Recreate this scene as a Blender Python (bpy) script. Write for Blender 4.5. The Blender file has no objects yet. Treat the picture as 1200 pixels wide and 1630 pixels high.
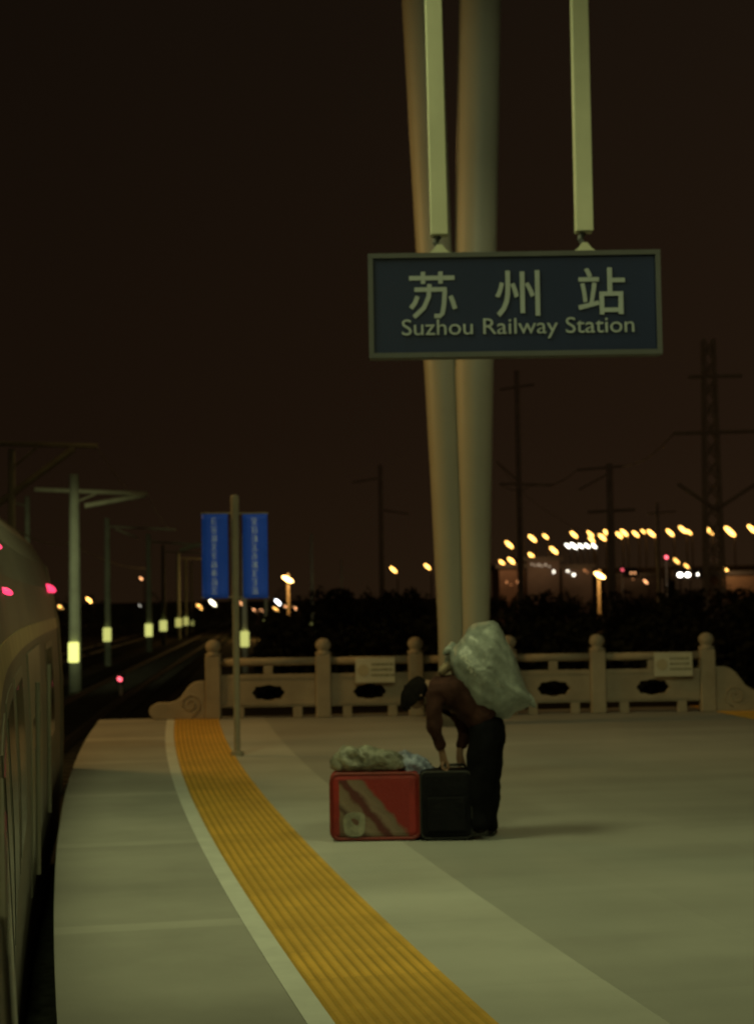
import bpy, bmesh, math, random
import numpy as np
from mathutils import Vector, Matrix, Euler, noise as mnoise
random.seed(7)
R = math.radians
scn = bpy.context.scene
col = scn.collection
PI = math.pi

# ------------------------------------------------------------------ camera
F, CH, HY, ROLL = 2600.0, 1.8, 952.0, 0.0150
PITCH = math.atan((HY - 815) / F)
cd = bpy.data.cameras.new('camera'); cam = bpy.data.objects.new('camera', cd); col.objects.link(cam)
CM = Matrix.Translation((0, 0, CH)) @ Matrix.Rotation(PI/2 + PITCH, 4, 'X') @ Matrix.Rotation(-ROLL, 4, 'Z')
cam.matrix_world = CM
cd.sensor_fit = 'VERTICAL'; cd.sensor_height = 36; cd.lens = 36 * F / 1630
cd.clip_start = 0.05; cd.clip_end = 6000
cd.dof.use_dof = True; cd.dof.focus_distance = 5.0; cd.dof.aperture_fstop = 4.4
scn.camera = cam
# ------------------------------------------------------------------ night sky glow
w = bpy.data.worlds.new('World'); scn.world = w; w.use_nodes = True
nt = w.node_tree; N = nt.nodes; L = nt.links
bg = N['Background']
tc = N.new('ShaderNodeTexCoord'); sx = N.new('ShaderNodeSeparateXYZ'); L.new(tc.outputs['Generated'], sx.inputs[0])
rp = N.new('ShaderNodeValToRGB'); e = rp.color_ramp.elements
e[0].position = 0.0; e[0].color = (.0165, .0088, .0040, 1)
e[1].position = 0.34; e[1].color = (.0094, .0056, .0031, 1)
m_ = e.new(0.10); m_.color = (.0128, .0068, .0034, 1)
L.new(sx.outputs['Z'], rp.inputs[0])
rx = N.new('ShaderNodeMapRange'); rx.inputs[1].default_value = -.2; rx.inputs[2].default_value = .22
rx.inputs[3].default_value = .72; rx.inputs[4].default_value = 1.12
L.new(sx.outputs['X'], rx.inputs[0])
vm = N.new('ShaderNodeVectorMath'); vm.operation = 'SCALE'
L.new(rp.outputs[0], vm.inputs[0]); L.new(rx.outputs[0], vm.inputs['Scale']); L.new(vm.outputs[0], bg.inputs[0])
bg.inputs[1].default_value = 1.0
vs = scn.view_settings; vs.view_transform = 'Standard'; vs.look = 'None'; vs.exposure = 0; vs.gamma = 1
# ------------------------------------------------------------------ canopy and sodium lamps, plus added fill spots
GREEN = (.94, 1.0, .44); SODIUM = (1.0, .58, .16)
def spot(loc, to, power, colr, size, blend=.6, radius=.25):
    l = bpy.data.lights.new('canopy_light', 'SPOT'); l.energy = power; l.color = colr
    l.spot_size = R(size); l.spot_blend = blend; l.shadow_soft_size = radius
    o = bpy.data.objects.new('canopy_light', l); col.objects.link(o); o.location = loc
    o.rotation_euler = (Vector(to) - Vector(loc)).to_track_quat('-Z', 'Y').to_euler(); return o
def point(loc, power, colr, radius=.2, name='lamp_light'):
    l = bpy.data.lights.new(name, 'POINT'); l.energy = power; l.color = colr; l.shadow_soft_size = radius
    o = bpy.data.objects.new(name, l); col.objects.link(o); o.location = loc; return o
spot((-.5, 3.0, 8.2), (1.2, 6.5, 0), 550, GREEN, 100, .7, .5)
spot((-3.2, 10.2, 8.4), (1.4, 13.2, 0), 840, GREEN, 96, .7, 1.2)
spot((5.5, 8.0, 8.4), (4.2, 11.5, 0), 455, GREEN, 100, .8, .5)
spot((-9.5, 21.8, 8.0), (0.0, 24.0, 2.0), 1250, SODIUM, 120, .9, 1.3)
spot((5.5, 15.0, 9.0), (3.0, 24.0, .0), 120, (1.0, .72, .32), 80, .9, .4)
spot((-8.0, 30.0, 3.0), (-9.4, 51.0, 2.3), 4600, (.95, 1.0, .50), 22, .9, .3)  # unseen spot added to light the pale mast
spot((2.2, 14.5, 8.2), (1.2, 24.0, 1.2), 260, (.92, 1.0, .50), 75, .9, .6)  # added dim fill for the balustrade and column legs
spot((1.5, 16.0, 8.2), (1.3, 23.6, 8.0), 150, (.92, 1.0, .55), 55, .9, .6)  # added fill for the upper column legs
point((-1.5, 36, 12), 200, SODIUM, .5)

# ------------------------------------------------------------------ helpers
Rm = CM.to_3x3()
def W(px, py, Y):
    d = Rm @ Vector(((px - 600) / F, -(py - 815) / F, -1))
    return Vector((0, 0, CH)) + d * (Y / d.y)
def G(px, py, z=0.0):
    d = Rm @ Vector(((px - 600) / F, -(py - 815) / F, -1))
    return Vector((0, 0, CH)) + d * ((z - CH) / d.z)

MATS = {}
def mat(name, c, rough=.7, var=.25, scale=3.0, bump=.0, bscale=40, metal=0, emit=0, ecol=None, uv=False, spec=.5, extra=None):
    if name in MATS: return MATS[name]
    m = bpy.data.materials.new(name); m.use_nodes = True; t = m.node_tree; n = t.nodes; l = t.links
    b = n['Principled BSDF']
    b.inputs['Roughness'].default_value = rough; b.inputs['Metallic'].default_value = metal
    b.inputs['Specular IOR Level'].default_value = spec
    co = n.new('ShaderNodeTexCoord'); src = co.outputs['UV' if uv else 'Object']
    out = None
    if var > 0:
        no = n.new('ShaderNodeTexNoise'); no.inputs['Scale'].default_value = scale; no.inputs['Detail'].default_value = 6
        no.inputs['Roughness'].default_value = .62
        l.new(src, no.inputs['Vector'])
        mr = n.new('ShaderNodeMapRange'); mr.inputs[1].default_value = .3; mr.inputs[2].default_value = .7
        mr.inputs[3].default_value = 1 - var; mr.inputs[4].default_value = 1 + var; l.new(no.outputs[0], mr.inputs[0])
        s = n.new('ShaderNodeVectorMath'); s.operation = 'SCALE'; s.inputs[0].default_value = c
        l.new(mr.outputs[0], s.inputs['Scale']); out = s.outputs[0]
    if extra: out = extra(n, l, src, out)
    if out is not None: l.new(out, b.inputs['Base Color'])
    else: b.inputs['Base Color'].default_value = (*c, 1)
    if bump > 0:
        nb = n.new('ShaderNodeTexNoise'); nb.inputs['Scale'].default_value = bscale; nb.inputs['Detail'].default_value = 4
        l.new(src, nb.inputs['Vector'])
        bp = n.new('ShaderNodeBump'); bp.inputs['Strength'].default_value = bump; bp.inputs['Distance'].default_value = .02
        l.new(nb.outputs[0], bp.inputs['Height']); l.new(bp.outputs[0], b.inputs['Normal'])
    if emit:
        b.inputs['Emission Color'].default_value = (*(ecol or c), 1); b.inputs['Emission Strength'].default_value = emit
    MATS[name] = m; return m

def obj(name, bm, m, parent=None, smooth=False, bevel=0, loc=None):
    me = bpy.data.meshes.new(name)
    bmesh.ops.recalc_face_normals(bm, faces=bm.faces)
    if smooth:
        for f in bm.faces: f.smooth = True
    bm.to_mesh(me); bm.free()
    for x in (m if isinstance(m, (list, tuple)) else [m]): me.materials.append(x)
    o = bpy.data.objects.new(name, me); col.objects.link(o)
    if parent: o.parent = parent
    if loc: o.location = loc
    if bevel:
        b = o.modifiers.new('bevel', 'BEVEL'); b.width = bevel; b.segments = 3; b.limit_method = 'ANGLE'
    return o
def tag(o, label=None, cat=None, group=None, kind=None):
    if label: o['label'] = label
    if cat: o['category'] = cat
    if group: o['group'] = group
    if kind: o['kind'] = kind
    return o
def thing(name, label, cat, loc=(0, 0, 0), group=None):
    o = bpy.data.objects.new(name, None); col.objects.link(o); o.location = loc; o.empty_display_size = .2
    return tag(o, label, cat, group)
def box(bm, x0, x1, y0, y1, z0, z1):
    v = [bm.verts.new((x, y, z)) for z in (z0, z1) for y in (y0, y1) for x in (x0, x1)]
    for f in ((0,1,3,2),(4,6,7,5),(0,4,5,1),(2,3,7,6),(0,2,6,4),(1,5,7,3)): bm.faces.new([v[i] for i in f])
    return v
def B(*a):
    bm = bmesh.new(); box(bm, *a); return bm
def tube(bm, pts, rad, n=12, cap=True):
    pts = [Vector(p) for p in pts]; rad = rad if isinstance(rad, (list, tuple)) else [rad] * len(pts)
    rings = []
    for i, p in enumerate(pts):
        d = (pts[min(i+1, len(pts)-1)] - pts[max(i-1, 0)]).normalized()
        up = Vector((0, 1, 0)) if abs(d.z) > .8 else Vector((0, 0, 1))
        a = d.cross(up).normalized(); b = d.cross(a).normalized()
        rings.append([bm.verts.new(p + (a * math.cos(t) + b * math.sin(t)) * rad[i]) for t in [2*PI*k/n for k in range(n)]])
    for r0, r1 in zip(rings, rings[1:]):
        for k in range(n): bm.faces.new((r0[k], r0[(k+1) % n], r1[(k+1) % n], r1[k]))
    if cap:
        bm.faces.new(rings[0][::-1]); bm.faces.new(rings[-1])
    return bm
def T(*a, **k): return tube(bmesh.new(), *a, **k)
def ball(c, r, sc=(1, 1, 1), rot=None, sub=2):
    bm = bmesh.new(); bmesh.ops.create_icosphere(bm, subdivisions=sub, radius=r)
    m = Matrix.Diagonal((*sc, 1))
    if rot: m = Euler(rot).to_matrix().to_4x4() @ m
    bmesh.ops.transform(bm, matrix=Matrix.Translation(c) @ m, verts=bm.verts); return bm

# ------------------------------------------------------------------ the curved platform edge
BPX = [(277,1162),(290,1232),(321,1303),(367,1387),(437,1491),(533,1630)]
bp = [G(*p) for p in BPX]
cf = np.polyfit([p.y for p in bp], [p.x for p in bp], 2)
Y0, Y1 = 6.8, 23.0
sl = lambda Y: 2*cf[0]*Y + cf[1]
CX = {}
_tabY = np.arange(-12, 420, .25)
_s = np.array([sl(min(max(y, Y0 - 3), Y1)) if y <= Y1 else (-.062 + (sl(Y1) + .062) * math.exp(-(y - Y1) / 12)) for y in _tabY])
_x = np.concatenate([[0], np.cumsum((_s[1:] + _s[:-1]) / 2 * .25)])
_x += (np.polyval(cf, 14) - np.interp(14, _tabY, _x))
def off(Y, d, z=0.0):
    x = float(np.interp(Y, _tabY, _x)); s = float(np.interp(Y, _tabY, _s)); q = math.sqrt(1 + s*s)
    return Vector((x + d / q, Y - d * s / q, z))
def ys(a, b, step):
    n = max(2, int((b - a) / step) + 1); return [a + (b - a) * i / (n - 1) for i in range(n)]
def strip(name, d0, d1, ya, yb, z, m, step=.5, nd=1):
    bm = bmesh.new(); uvl = bm.loops.layers.uv.new('uv')
    rows = []
    for Y in ys(ya, yb, step):
        rows.append([(bm.verts.new(off(Y, d0 + (d1-d0)*k/nd, z)), (d0 + (d1-d0)*k/nd, Y)) for k in range(nd+1)])
    for a, b in zip(rows, rows[1:]):
        for k in range(nd):
            q = (a[k], a[k+1], b[k+1], b[k]); f = bm.faces.new([v[0] for v in q])
            for lp, v in zip(f.loops, q): lp[uvl].uv = v[1]
    return bm
FY = 25.0     # balustrade line
DE = -1.15    # platform edge
def slabs(tile, amt, joint, jw=.006):
    def ex(n, l, src, out):
        br = n.new('ShaderNodeTexBrick'); br.offset = 0.0
        br.inputs['Color1'].default_value = (1-amt,)*3 + (1,); br.inputs['Color2'].default_value = (1+amt*.6,)*3 + (1,)
        br.inputs['Mortar'].default_value = (joint,)*3 + (1,)
        br.inputs['Scale'].default_value = 1; br.inputs['Mortar Size'].default_value = jw
        br.inputs['Mortar Smooth'].default_value = .4
        br.inputs['Brick Width'].default_value = tile[0]; br.inputs['Row Height'].default_value = tile[1]
        l.new(src, br.inputs['Vector'])
        # broad bands across the platform, stripes of light put into the paving colour
        mp = n.new('ShaderNodeMapping'); mp.inputs['Scale'].default_value = (.12, .8, 1); l.new(src, mp.inputs[0])
        no = n.new('ShaderNodeTexNoise'); no.inputs['Scale'].default_value = 1.0; no.inputs['Detail'].default_value = 3; l.new(mp.outputs[0], no.inputs['Vector'])
        mr = n.new('ShaderNodeMapRange'); mr.inputs[1].default_value = .3; mr.inputs[2].default_value = .7
        mr.inputs[3].default_value = .84; mr.inputs[4].default_value = 1.14; l.new(no.outputs[0], mr.inputs[0])
        a = n.new('ShaderNodeVectorMath'); a.operation = 'MULTIPLY'; l.new(out, a.inputs[0]); l.new(br.outputs[0], a.inputs[1])
        b = n.new('ShaderNodeVectorMath'); b.operation = 'SCALE'; l.new(a.outputs[0], b.inputs[0]); l.new(mr.outputs[0], b.inputs['Scale'])
        return b.outputs[0]
    return ex
m_edge = mat('edge_paving', (.34, .335, .31), .75, .10, 1.2, .12, 60, uv=True, extra=slabs((40.0, 3.1), .09, 1.15, .12))  # lighter cross bands imitate train-window light in the paving colour
m_pale = mat('pale_paving', (.42, .42, .39), .7, .08, 1.2, .12, 60, uv=True, extra=slabs((1.5, 1.5), .03, .93))
m_main = mat('grey_paving', (.32, .32, .30), .62, .09, .8, .12, 60, uv=True, extra=slabs((1.2, 1.2), .035, .93))
m_white = mat('white_line_paint', (.62, .64, .60), .6, .10, 4, .1, 60, uv=True)
m_conc = mat('platform_concrete', (.09, .09, .075), .85, .25, 1.5, .3, 30)
# ground
bm = bmesh.new(); bmesh.ops.create_grid(bm, x_segments=2, y_segments=2, size=1); bmesh.ops.scale(bm, vec=(3000, 3000, 1), verts=bm.verts)
tag(obj('ground', bm, mat('dark_ground', (.09, .08, .06), .95, .4, .15, 0, spec=.03), loc=(0, 1500, -1.12)), kind='structure')
DR = 10.0   # right platform edge
PA = -8.0
# platform body (vertical faces and a core sheet just below the paving)
bm = bmesh.new(); rows = []
PB = 25.35
for Y in ys(PA, PB, .5):
    rows.append([bm.verts.new(p) for p in (off(Y, DE + .05, -1.12), off(Y, DE + .05, -.14), off(Y, DE, -.14), off(Y, DE, -.005), off(Y, DR, -.005), off(Y, DR, -1.12))])
for a, b in zip(rows, rows[1:]):
    for k in range(5): bm.faces.new((a[k], a[k+1], b[k+1], b[k]))
bm.faces.new(rows[0]); bm.faces.new(rows[-1][::-1])
tag(obj('platform', bm, m_conc), kind='structure')
WID, YW = .115, .665
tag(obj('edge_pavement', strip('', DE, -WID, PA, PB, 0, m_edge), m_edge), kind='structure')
tag(obj('white_safety_line', strip('', -WID, 0, PA, PB, .003, m_white), m_white), kind='structure')
tag(obj('pale_pavement', strip('', YW, 1.36, PA, PB, 0, m_pale), m_pale), kind='structure')
tag(obj('main_pavement', strip('', 1.36, DR - 1.85, PA, PB, 0, m_main, 1.0, 4), m_main), kind='structure')
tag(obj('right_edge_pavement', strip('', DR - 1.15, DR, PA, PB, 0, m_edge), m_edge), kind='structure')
def tactile(name, d0, d1):
    bm = bmesh.new(); uvl = bm.loops.layers.uv.new('uv')
    nr = 12; prof = []; w_ = (d1 - d0) / nr
    for k in range(nr):
        a = d0 + k * w_
        prof += [(a, .002, 1), (a + w_*.30, .002, 0), (a + w_*.42, .009, 0), (a + w_*.88, .009, 0)]
    prof.append((d1, .002, 1))
    rows = []
    for Y in ys(PA, PB, .5): rows.append([(bm.verts.new(off(Y, d, z)), (d, Y)) for d, z, _ in prof])
    for a, b in zip(rows, rows[1:]):
        for k in range(len(prof)-1):
            q = (a[k], a[k+1], b[k+1], b[k]); f = bm.faces.new([v[0] for v in q])
            for lp, v in zip(f.loops, q): lp[uvl].uv = v[1]
            f.material_index = 1 if k % 4 == 0 else 0
    return obj(name, bm, [mat('yellow_tactile_tile', (.68, .395, .06), .6, .14, 3, .1, 60, uv=True, extra=slabs((2.5, .6), .10, .78)),
                          mat('grimy_tactile_groove', (.40, .24, .03), .8, .15, 3, 0, uv=True)])  # shade between the ribs painted as a darker yellow
tag(tactile('yellow_tactile_strip', 0, YW), kind='structure')
tag(tactile('yellow_tactile_strip', DR - 1.85, DR - 1.15), kind='structure')
# tracks
TC = DE - 1.75
tag(obj('ballast', strip('', TC - 2.2, TC + 1.75, -8, 300, -1.02, None, 2, 2), mat('ballast_stone', (.035, .037, .03), .95, .5, 9, .6, 30, spec=.03)), kind='structure')
tag(obj('far_ballast', strip('', TC - 7.2, TC - 3.4, 20, 300, -1.03, None, 2, 2), mat('ballast_stone', (.1, .1, .09))), kind='structure')
m_rail = mat('rail_steel', (.045, .04, .035), .75, .3, 5, spec=.1)
def rail(d, lab):
    bm = bmesh.new(); rows = []
    for Y in ys(-6, 300, 2):
        rows.append([bm.verts.new(off(Y, d + x, z)) for x, z in ((-.07, -.92), (-.035, -.78), (.035, -.78), (.07, -.92))])
    for a, b in zip(rows, rows[1:]):
        for k in range(3): bm.faces.new((a[k], a[k+1], b[k+1], b[k]))
    tag(obj('steel_rail', bm, m_rail), lab, 'rail', 'rails of the curving tracks')
rail(TC + .72, 'steel rail of the train track, nearest the platform edge')
rail(TC - .72, 'steel rail of the train track, on its far side from the platform')
rail(TC - 4.6, 'near rail of the empty second track left of the train')
rail(TC - 6.0, 'outermost rail of the empty second track left of the train')
bm = bmesh.new()
for i in range(330):
    Y = 18 + i * .62; a = off(Y, TC - 1.25, 0); b = off(Y, TC + 1.25, 0); box(bm, a.x, b.x, Y - .12, Y + .12, -1.0, -.925)
tag(obj('railway_sleepers', bm, mat('sleeper_concrete', (.06, .058, .05), .9, .3, 6, spec=.03)), 'concrete sleepers under the curving rails', 'sleepers', kind='stuff')

# ------------------------------------------------------------------ train
m_body = mat('train_paint', (.15, .145, .12), .55, .14, .7, .06, 6)
m_trim = mat('train_trim', (.17, .165, .125), .5, .1, 2)
m_win = mat('train_window_glass', (.055, .065, .045), .15, .2, 1)
m_dark = mat('train_underframe', (.02, .02, .018), .8, .3, 3)
tr = thing('train', 'grey passenger coach curving along the left platform edge', 'train', off(10, DE - 1.7, -.9)); tr.location = (0, 0, 0)
TE = 18.2
def tside(Y):       # outer face of the coach
    return off(Y, DE - .12 - .05 * min(1, max(0, (15 - Y) / 8)), 0)
def tnorm(Y):
    s = (tside(Y + .2) - tside(Y - .2)).normalized(); return Vector((s.y, -s.x, 0))
def tp(Y, d, z):    # d inward (to the left), z height
    return tside(Y) - tnorm(Y) * d + Vector((0, 0, z))
prof = [(.10,-.72),(.03,-.68),(0,0),(0,.9),(.03,1.5),(.09,1.95),(.17,2.2),(.30,2.42),(.50,2.62),(.85,2.80),(1.5,2.90),(2.2,2.80),(2.7,2.5),(2.95,2.1),(3.0,1.5),(3.0,-.6)]
bm = bmesh.new(); rows = []
for Y in ys(1.5, TE, .5): rows.append([bm.verts.new(tp(Y, *q)) for q in prof])
for a, b in zip(rows, rows[1:]):
    for k in range(len(prof)): bm.faces.new((a[k], a[(k+1) % len(prof)], b[(k+1) % len(prof)], b[k]))
bm.faces.new(rows[0]); bm.faces.new(rows[-1][::-1])
obj('coach_body', bm, m_body, tr, smooth=False)
def tpanel(name, ya, yb, z0, z1, m, t=.012, par=None):
    bm = bmesh.new(); rows = []
    def dd(z): return np.interp(z, [q[1] for q in prof[1:11]], [q[0] for q in prof[1:11]])
    zs = [z0 + (z1 - z0) * i / 4 for i in range(5)]
    for Y in ys(ya, yb, .3):
        rows.append([bm.verts.new(tp(Y, dd(z) - t, z)) for z in zs] + [bm.verts.new(tp(Y, dd(z) + .01, z)) for z in zs[::-1]])
    for a, b in zip(rows, rows[1:]):
        for k in range(10): bm.faces.new((a[k], a[(k+1) % 10], b[(k+1) % 10], b[k]))
    bm.faces.new(rows[0]); bm.faces.new(rows[-1][::-1])
    return obj(name, bm, m, par or tr)
tpanel('stripe', 1.7, TE - .1, 1.53, 1.64, mat('yellow_stripe', (.26, .24, .09), .5, .25, 3), .006)
for ya in (2.2, 4.2, 6.2, 8.2, 14.8):
    wd = tpanel('window_frame', ya, ya + 1.5, .50, 1.44, m_trim, .005)
    tpanel('pane', ya + .08, ya + 1.42, .56, 1.38, m_win, .008, wd)
dr = tpanel('door', 10.9, 13.3, -.1, 1.47, mat('door_paint', (.17, .17, .13), .4, .2, 2), .010)
tpanel('pane', 11.3, 12.9, .55, 1.35, m_win, .008, dr)
obj('handrail', T([tp(10.6, -.05, .1), tp(10.6, -.05, 1.3)], .016), m_trim, tr)
obj('handrail', T([tp(13.6, -.05, .1), tp(13.6, -.05, 1.3)], .016), m_trim, tr)
tpanel('corner_post', TE - .22, TE - .02, -.25, 2.2, m_trim, .02)
bm = bmesh.new(); rows = []
for Y in ys(1.6, TE - .3, 1): rows.append([bm.verts.new(tp(Y, d, z)) for d, z in ((.16, -.60), (.18, -.98), (2.85, -.98), (2.85, -.55))])
for a, b in zip(rows, rows[1:]):
    for k in range(4): bm.faces.new((a[k], a[(k+1) % 4], b[(k+1) % 4], b[k]))
bm.faces.new(rows[0]); bm.faces.new(rows[-1][::-1])
obj('underframe', bm, m_dark, tr)
m_red = mat('red_lamp_glass', (1, .06, .12), .3, 0, emit=2.0, ecol=(1, .045, .13))  # glowing balls stand in for red reflections on the coach side
for (px, py, Y, r) in ((69, 937, 17.0, .055), (7, 942, 8.2, .024), (-2, 872, 8.6, .020)):
    p = W(px, py, Y)
    z = p.z; b = tp(Y, np.interp(z, [q[1] for q in prof[1:11]], [q[0] for q in prof[1:11]]) - .02, z)
    obj('marker_lamp', ball(b, r, (1.4, 1, .72), (0, .45, 0)), m_red, tr, smooth=True)

# ------------------------------------------------------------------ stone balustrade
m_stone = mat('carved_stone', (.36, .31, .235), .8, .16, 2.5, .35, 25)
sb = thing('stone_balustrade', 'carved pale stone balustrade with round topped posts across the platform end', 'balustrade', (0, FY, 0))
fx = lambda px: (W(px, 1090, FY)).x
def ring_panel(bm, x0, x1, z0, z1, cx, cz, fr, y0, y1, n=48):
    def fan(t):
        c, s = math.cos(t), math.sin(t); k = min(((x1-cx)/c if c > 1e-6 else (x0-cx)/c if c < -1e-6 else 1e9), ((z1-cz)/s if s > 1e-6 else (z0-cz)/s if s < -1e-6 else 1e9))
        return cx + c*k, cz + s*k
    cor = [math.atan2(z-cz, x-cx) % (2*PI) for x in (x0, x1) for z in (z0, z1)]
    ts = sorted(set([2*PI*k/n for k in range(n)] + cor))
    L4 = []
    for t in ts:
        ox, oz = fan(t); ix, iz = fr(t)
        L4.append([bm.verts.new(p) for p in ((ox, y0, oz), (cx+ix, y0, cz+iz), (cx+ix, y1, cz+iz), (ox, y1, oz))])
    for a, b in zip(L4, L4[1:] + L4[:1]):
        for k in range(4): bm.faces.new((a[k], a[(k+1) % 4], b[(k+1) % 4], b[k]))
PX = [340, 515, 662, 810, 951, 1125]
PXX = [fx(p) for p in PX]
for x in PXX:
    bm = bmesh.new(); box(bm, x-.115, x+.115, -.115, .115, 0, .95)
    o = obj('post', bm, m_stone, sb, bevel=.02)
    bm = bmesh.new()
    pr = [(.115,.95),(.125,.96),(.125,.985),(.08,1.0),(.085,1.02),(.112,1.06),(.12,1.10),(.108,1.145),(.075,1.18),(.03,1.20)]
    rings = [[bm.verts.new((x + r*math.cos(2*PI*k/16), r*math.sin(2*PI*k/16), z)) for k in range(16)] for r, z in pr]
    for a, b in zip(rings, rings[1:]):
        for k in range(16): bm.faces.new((a[k], a[(k+1)%16], b[(k+1)%16], b[k]))
    bm.faces.new(rings[-1]); bm.faces.new(rings[0][::-1])
    obj('post_cap', bm, m_stone, o, smooth=True)
for a, b in zip(PXX, PXX[1:]):
    x0, x1 = a + .118, b - .118; wd = x1 - x0; cx = (x0 + x1) / 2
    obj('handrail', T([(x0, 0, .855), (x1, 0, .855)], .062, 14), m_stone, sb, smooth=True)
    bm = bmesh.new(); box(bm, cx - .07, cx + .07, -.045, .045, .665, .80)
    obj('baluster_block', bm, m_stone, sb, bevel=.01)
    bm = bmesh.new()
    sg_ = lambda v, e: math.copysign(abs(v)**e, v)
    fr = lambda t: ((.235 + .012*math.cos(8*t)) * sg_(math.cos(t), .8), (.112 + .008*math.cos(8*t)) * sg_(math.sin(t), .8))
    ring_panel(bm, x0, x1, .17, .665, cx, .385, fr, -.05, .05)
    obj('panel', bm, m_stone, sb, bevel=.008)
    bm = bmesh.new(); fr2 = lambda t: ((.30 + .022*math.cos(6*t)) * math.cos(t), (.145 + .012*math.cos(6*t)) * math.sin(t))
    bm.free()
    for z in (.60, .205): obj('panel_moulding', B(x0, x1, -.062, -.052, z, z + .028), m_stone, sb)
    s_ = min(.2, wd * .13)
    for q in (x0 + .02 + s_, x1 - .02 - s_ - .14): obj('foot_block', B(q, q + .14, -.05, .05, .0, .17), m_stone, sb, bevel=.01)
def wing(side):
    p = PXX[0] - .118 if side < 0 else PXX[-1] + .118
    pts = [(0,.62),(.10,.625),(.17,.60),(.23,.55),(.29,.46),(.35,.36),(.43,.30),(.54,.275),(.62,.285),(.70,.27),(.77,.22),(.80,.15),(.78,.07),(.72,.01),(.66,0),(0,0)]
    bm = bmesh.new(); k = 1.08 if side < 0 else 1.3; h = .93 if side < 0 else 1.1
    fr_ = [bm.verts.new((p + side*x*k, -.075, z*h)) for x, z in pts]; bk = [bm.verts.new((p + side*x*k, .075, z*h)) for x, z in pts]
    bm.faces.new(fr_); bm.faces.new(bk[::-1])
    for i in range(len(pts)): j = (i+1) % len(pts); bm.faces.new((fr_[i], fr_[j], bk[j], bk[i]))
    o = obj('scroll_wing', bm, m_stone, sb, bevel=.02)
    bm = bmesh.new(); c = Vector((p + side*.22*k, -.08, .24))
    sp = [c + Vector((math.cos(t)*(.03+.013*t)*side, 0, math.sin(t)*(.03+.013*t))) for t in [i*.4 for i in range(28)]]
    tube(bm, sp, .012, 6); obj('scroll_carving', bm, m_stone, o, smooth=True)
wing(-1); wing(1)
# notices
m_plate = mat('notice_plate', (.60, .58, .47), .5, .08, 4)
m_ink = mat('notice_ink', (.26, .24, .14), .6, .1, 4)
def notice(x0, x1, y0, y1, lab):
    a = W(x0, y1, FY - .14); b = W(x1, y0, FY - .14)
    t = thing('notice_sign', lab, 'sign', ((a.x+b.x)/2, FY - .14, a.z), 'notices on the stone balustrade')
    w_, h = b.x - a.x, b.z - a.z
    obj('plate', B(-w_/2, w_/2, -.012, .012, 0, h), m_plate, t, bevel=.005)
    bm = bmesh.new()
    tube(bm, [(-w_*.30, -.020, h*.5), (-w_*.30, -.0135, h*.5)], h*.24, 20)
    obj('pictogram', bm, mat('pictogram_ink', (.50, .44, .30), .6, .1, 4), t)
    bm = bmesh.new()
    for r in range(3):
        x = -w_*.09
        while x < w_*.42:
            l_ = random.uniform(.02, .05); box(bm, x, x + l_, -.0165, -.0135, h*(.70 - .22*r), h*(.70 - .22*r) + h*.09); x += l_ + .012
    obj('lettering', bm, m_ink, t)
    bm = bmesh.new()
    bm.free()
    for q in (-w_*.35, w_*.35): obj('bracket', B(q - .015, q + .015, .0135, .075, h*.45, h*.6), m_dark, t)
notice(566, 628, 1047, 1087, 'pale notice plate on the balustrade left of the bending person')
notice(1041, 1101, 1038, 1077, 'pale notice plate near the right end of the balustrade')

# ------------------------------------------------------------------ V-shaped canopy column
m_col = mat('column_paint', (.40, .40, .33), .5, .07, .6, .04, 5)
cv = thing('canopy_column', 'pair of pale steel canopy legs spreading upward behind the station sign', 'column', (0, 0, 0))
CY = 23.2
def leg(pts, yo):
    P_, r_ = [], []
    for xl, xr, y in pts:
        a = W(xl, y, CY + yo); b = W(xr, y, CY + yo); P_.append((a + b) / 2); r_.append((b - a).length / 2)
    P_[0].z = max(P_[0].z, 0)
    d = (P_[-1] - P_[-2]).normalized(); P_.append(P_[-1] + d * .8); r_.append(r_[-1])
    obj('column_leg', T(P_, r_, 32), m_col, cv, smooth=True)
leg([(724,770,1155),(735,779,1000),(729,782,800),(722,785,600),(724,790,400),(727,794,200),(730,797,12)], 0)
leg([(699,745,1155),(697,742,1000),(687,740,800),(676,730,600),(662,719,400),(651,711,200),(640,703,12)], .12)
c0 = W(737, 1150, CY)
obj('base_plinth', T([(c0.x, CY+.05, 0), (c0.x, CY+.05, .10), (c0.x, CY+.05, .16)], [.52, .52, .42], 32), m_conc, cv, bevel=.01)
# ------------------------------------------------------------------ station sign
SY = 12.1
sgn_bl = W(592, 573, SY); sgn_tr = W(1045, 401, SY); sgn_tl = W(583, 408, SY)
SW = (sgn_tr - sgn_tl).length; SH = (W(583, 408, SY) - W(592, 573, SY)).length
cS = (W(587, 490, SY) + W(1049, 482, SY)) / 2
sg = thing('station_sign', 'dark blue hanging station name sign with white Chinese and English lettering', 'sign', cS)
m_face = mat('sign_blue', (.006, .015, .060), .45, .10, 1.5)
m_frame = mat('sign_frame', (.085, .09, .095), .5, .1, 3)
m_sack_txt = mat('sign_lettering', (.34, .385, .41), .5, .10, 3)
obj('sign_box', B(-SW/2+.03, SW/2-.03, -.06, .06, -SH/2+.03, SH/2-.03), m_face, sg)
def frame(name, w_, h, t, y0, y1, m, par):
    bm = bmesh.new()
    box(bm, -w_/2, w_/2, y0, y1, h/2-t, h/2); box(bm, -w_/2, w_/2, y0, y1, -h/2, -h/2+t)
    box(bm, -w_/2, -w_/2+t, y0, y1, -h/2+t+.0005, h/2-t-.0005); box(bm, w_/2-t, w_/2, y0, y1, -h/2+t+.0005, h/2-t-.0005)
    return obj(name, bm, m, par)
frame('sign_frame', SW, SH, .036, -.075, .075, m_frame, sg)
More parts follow.
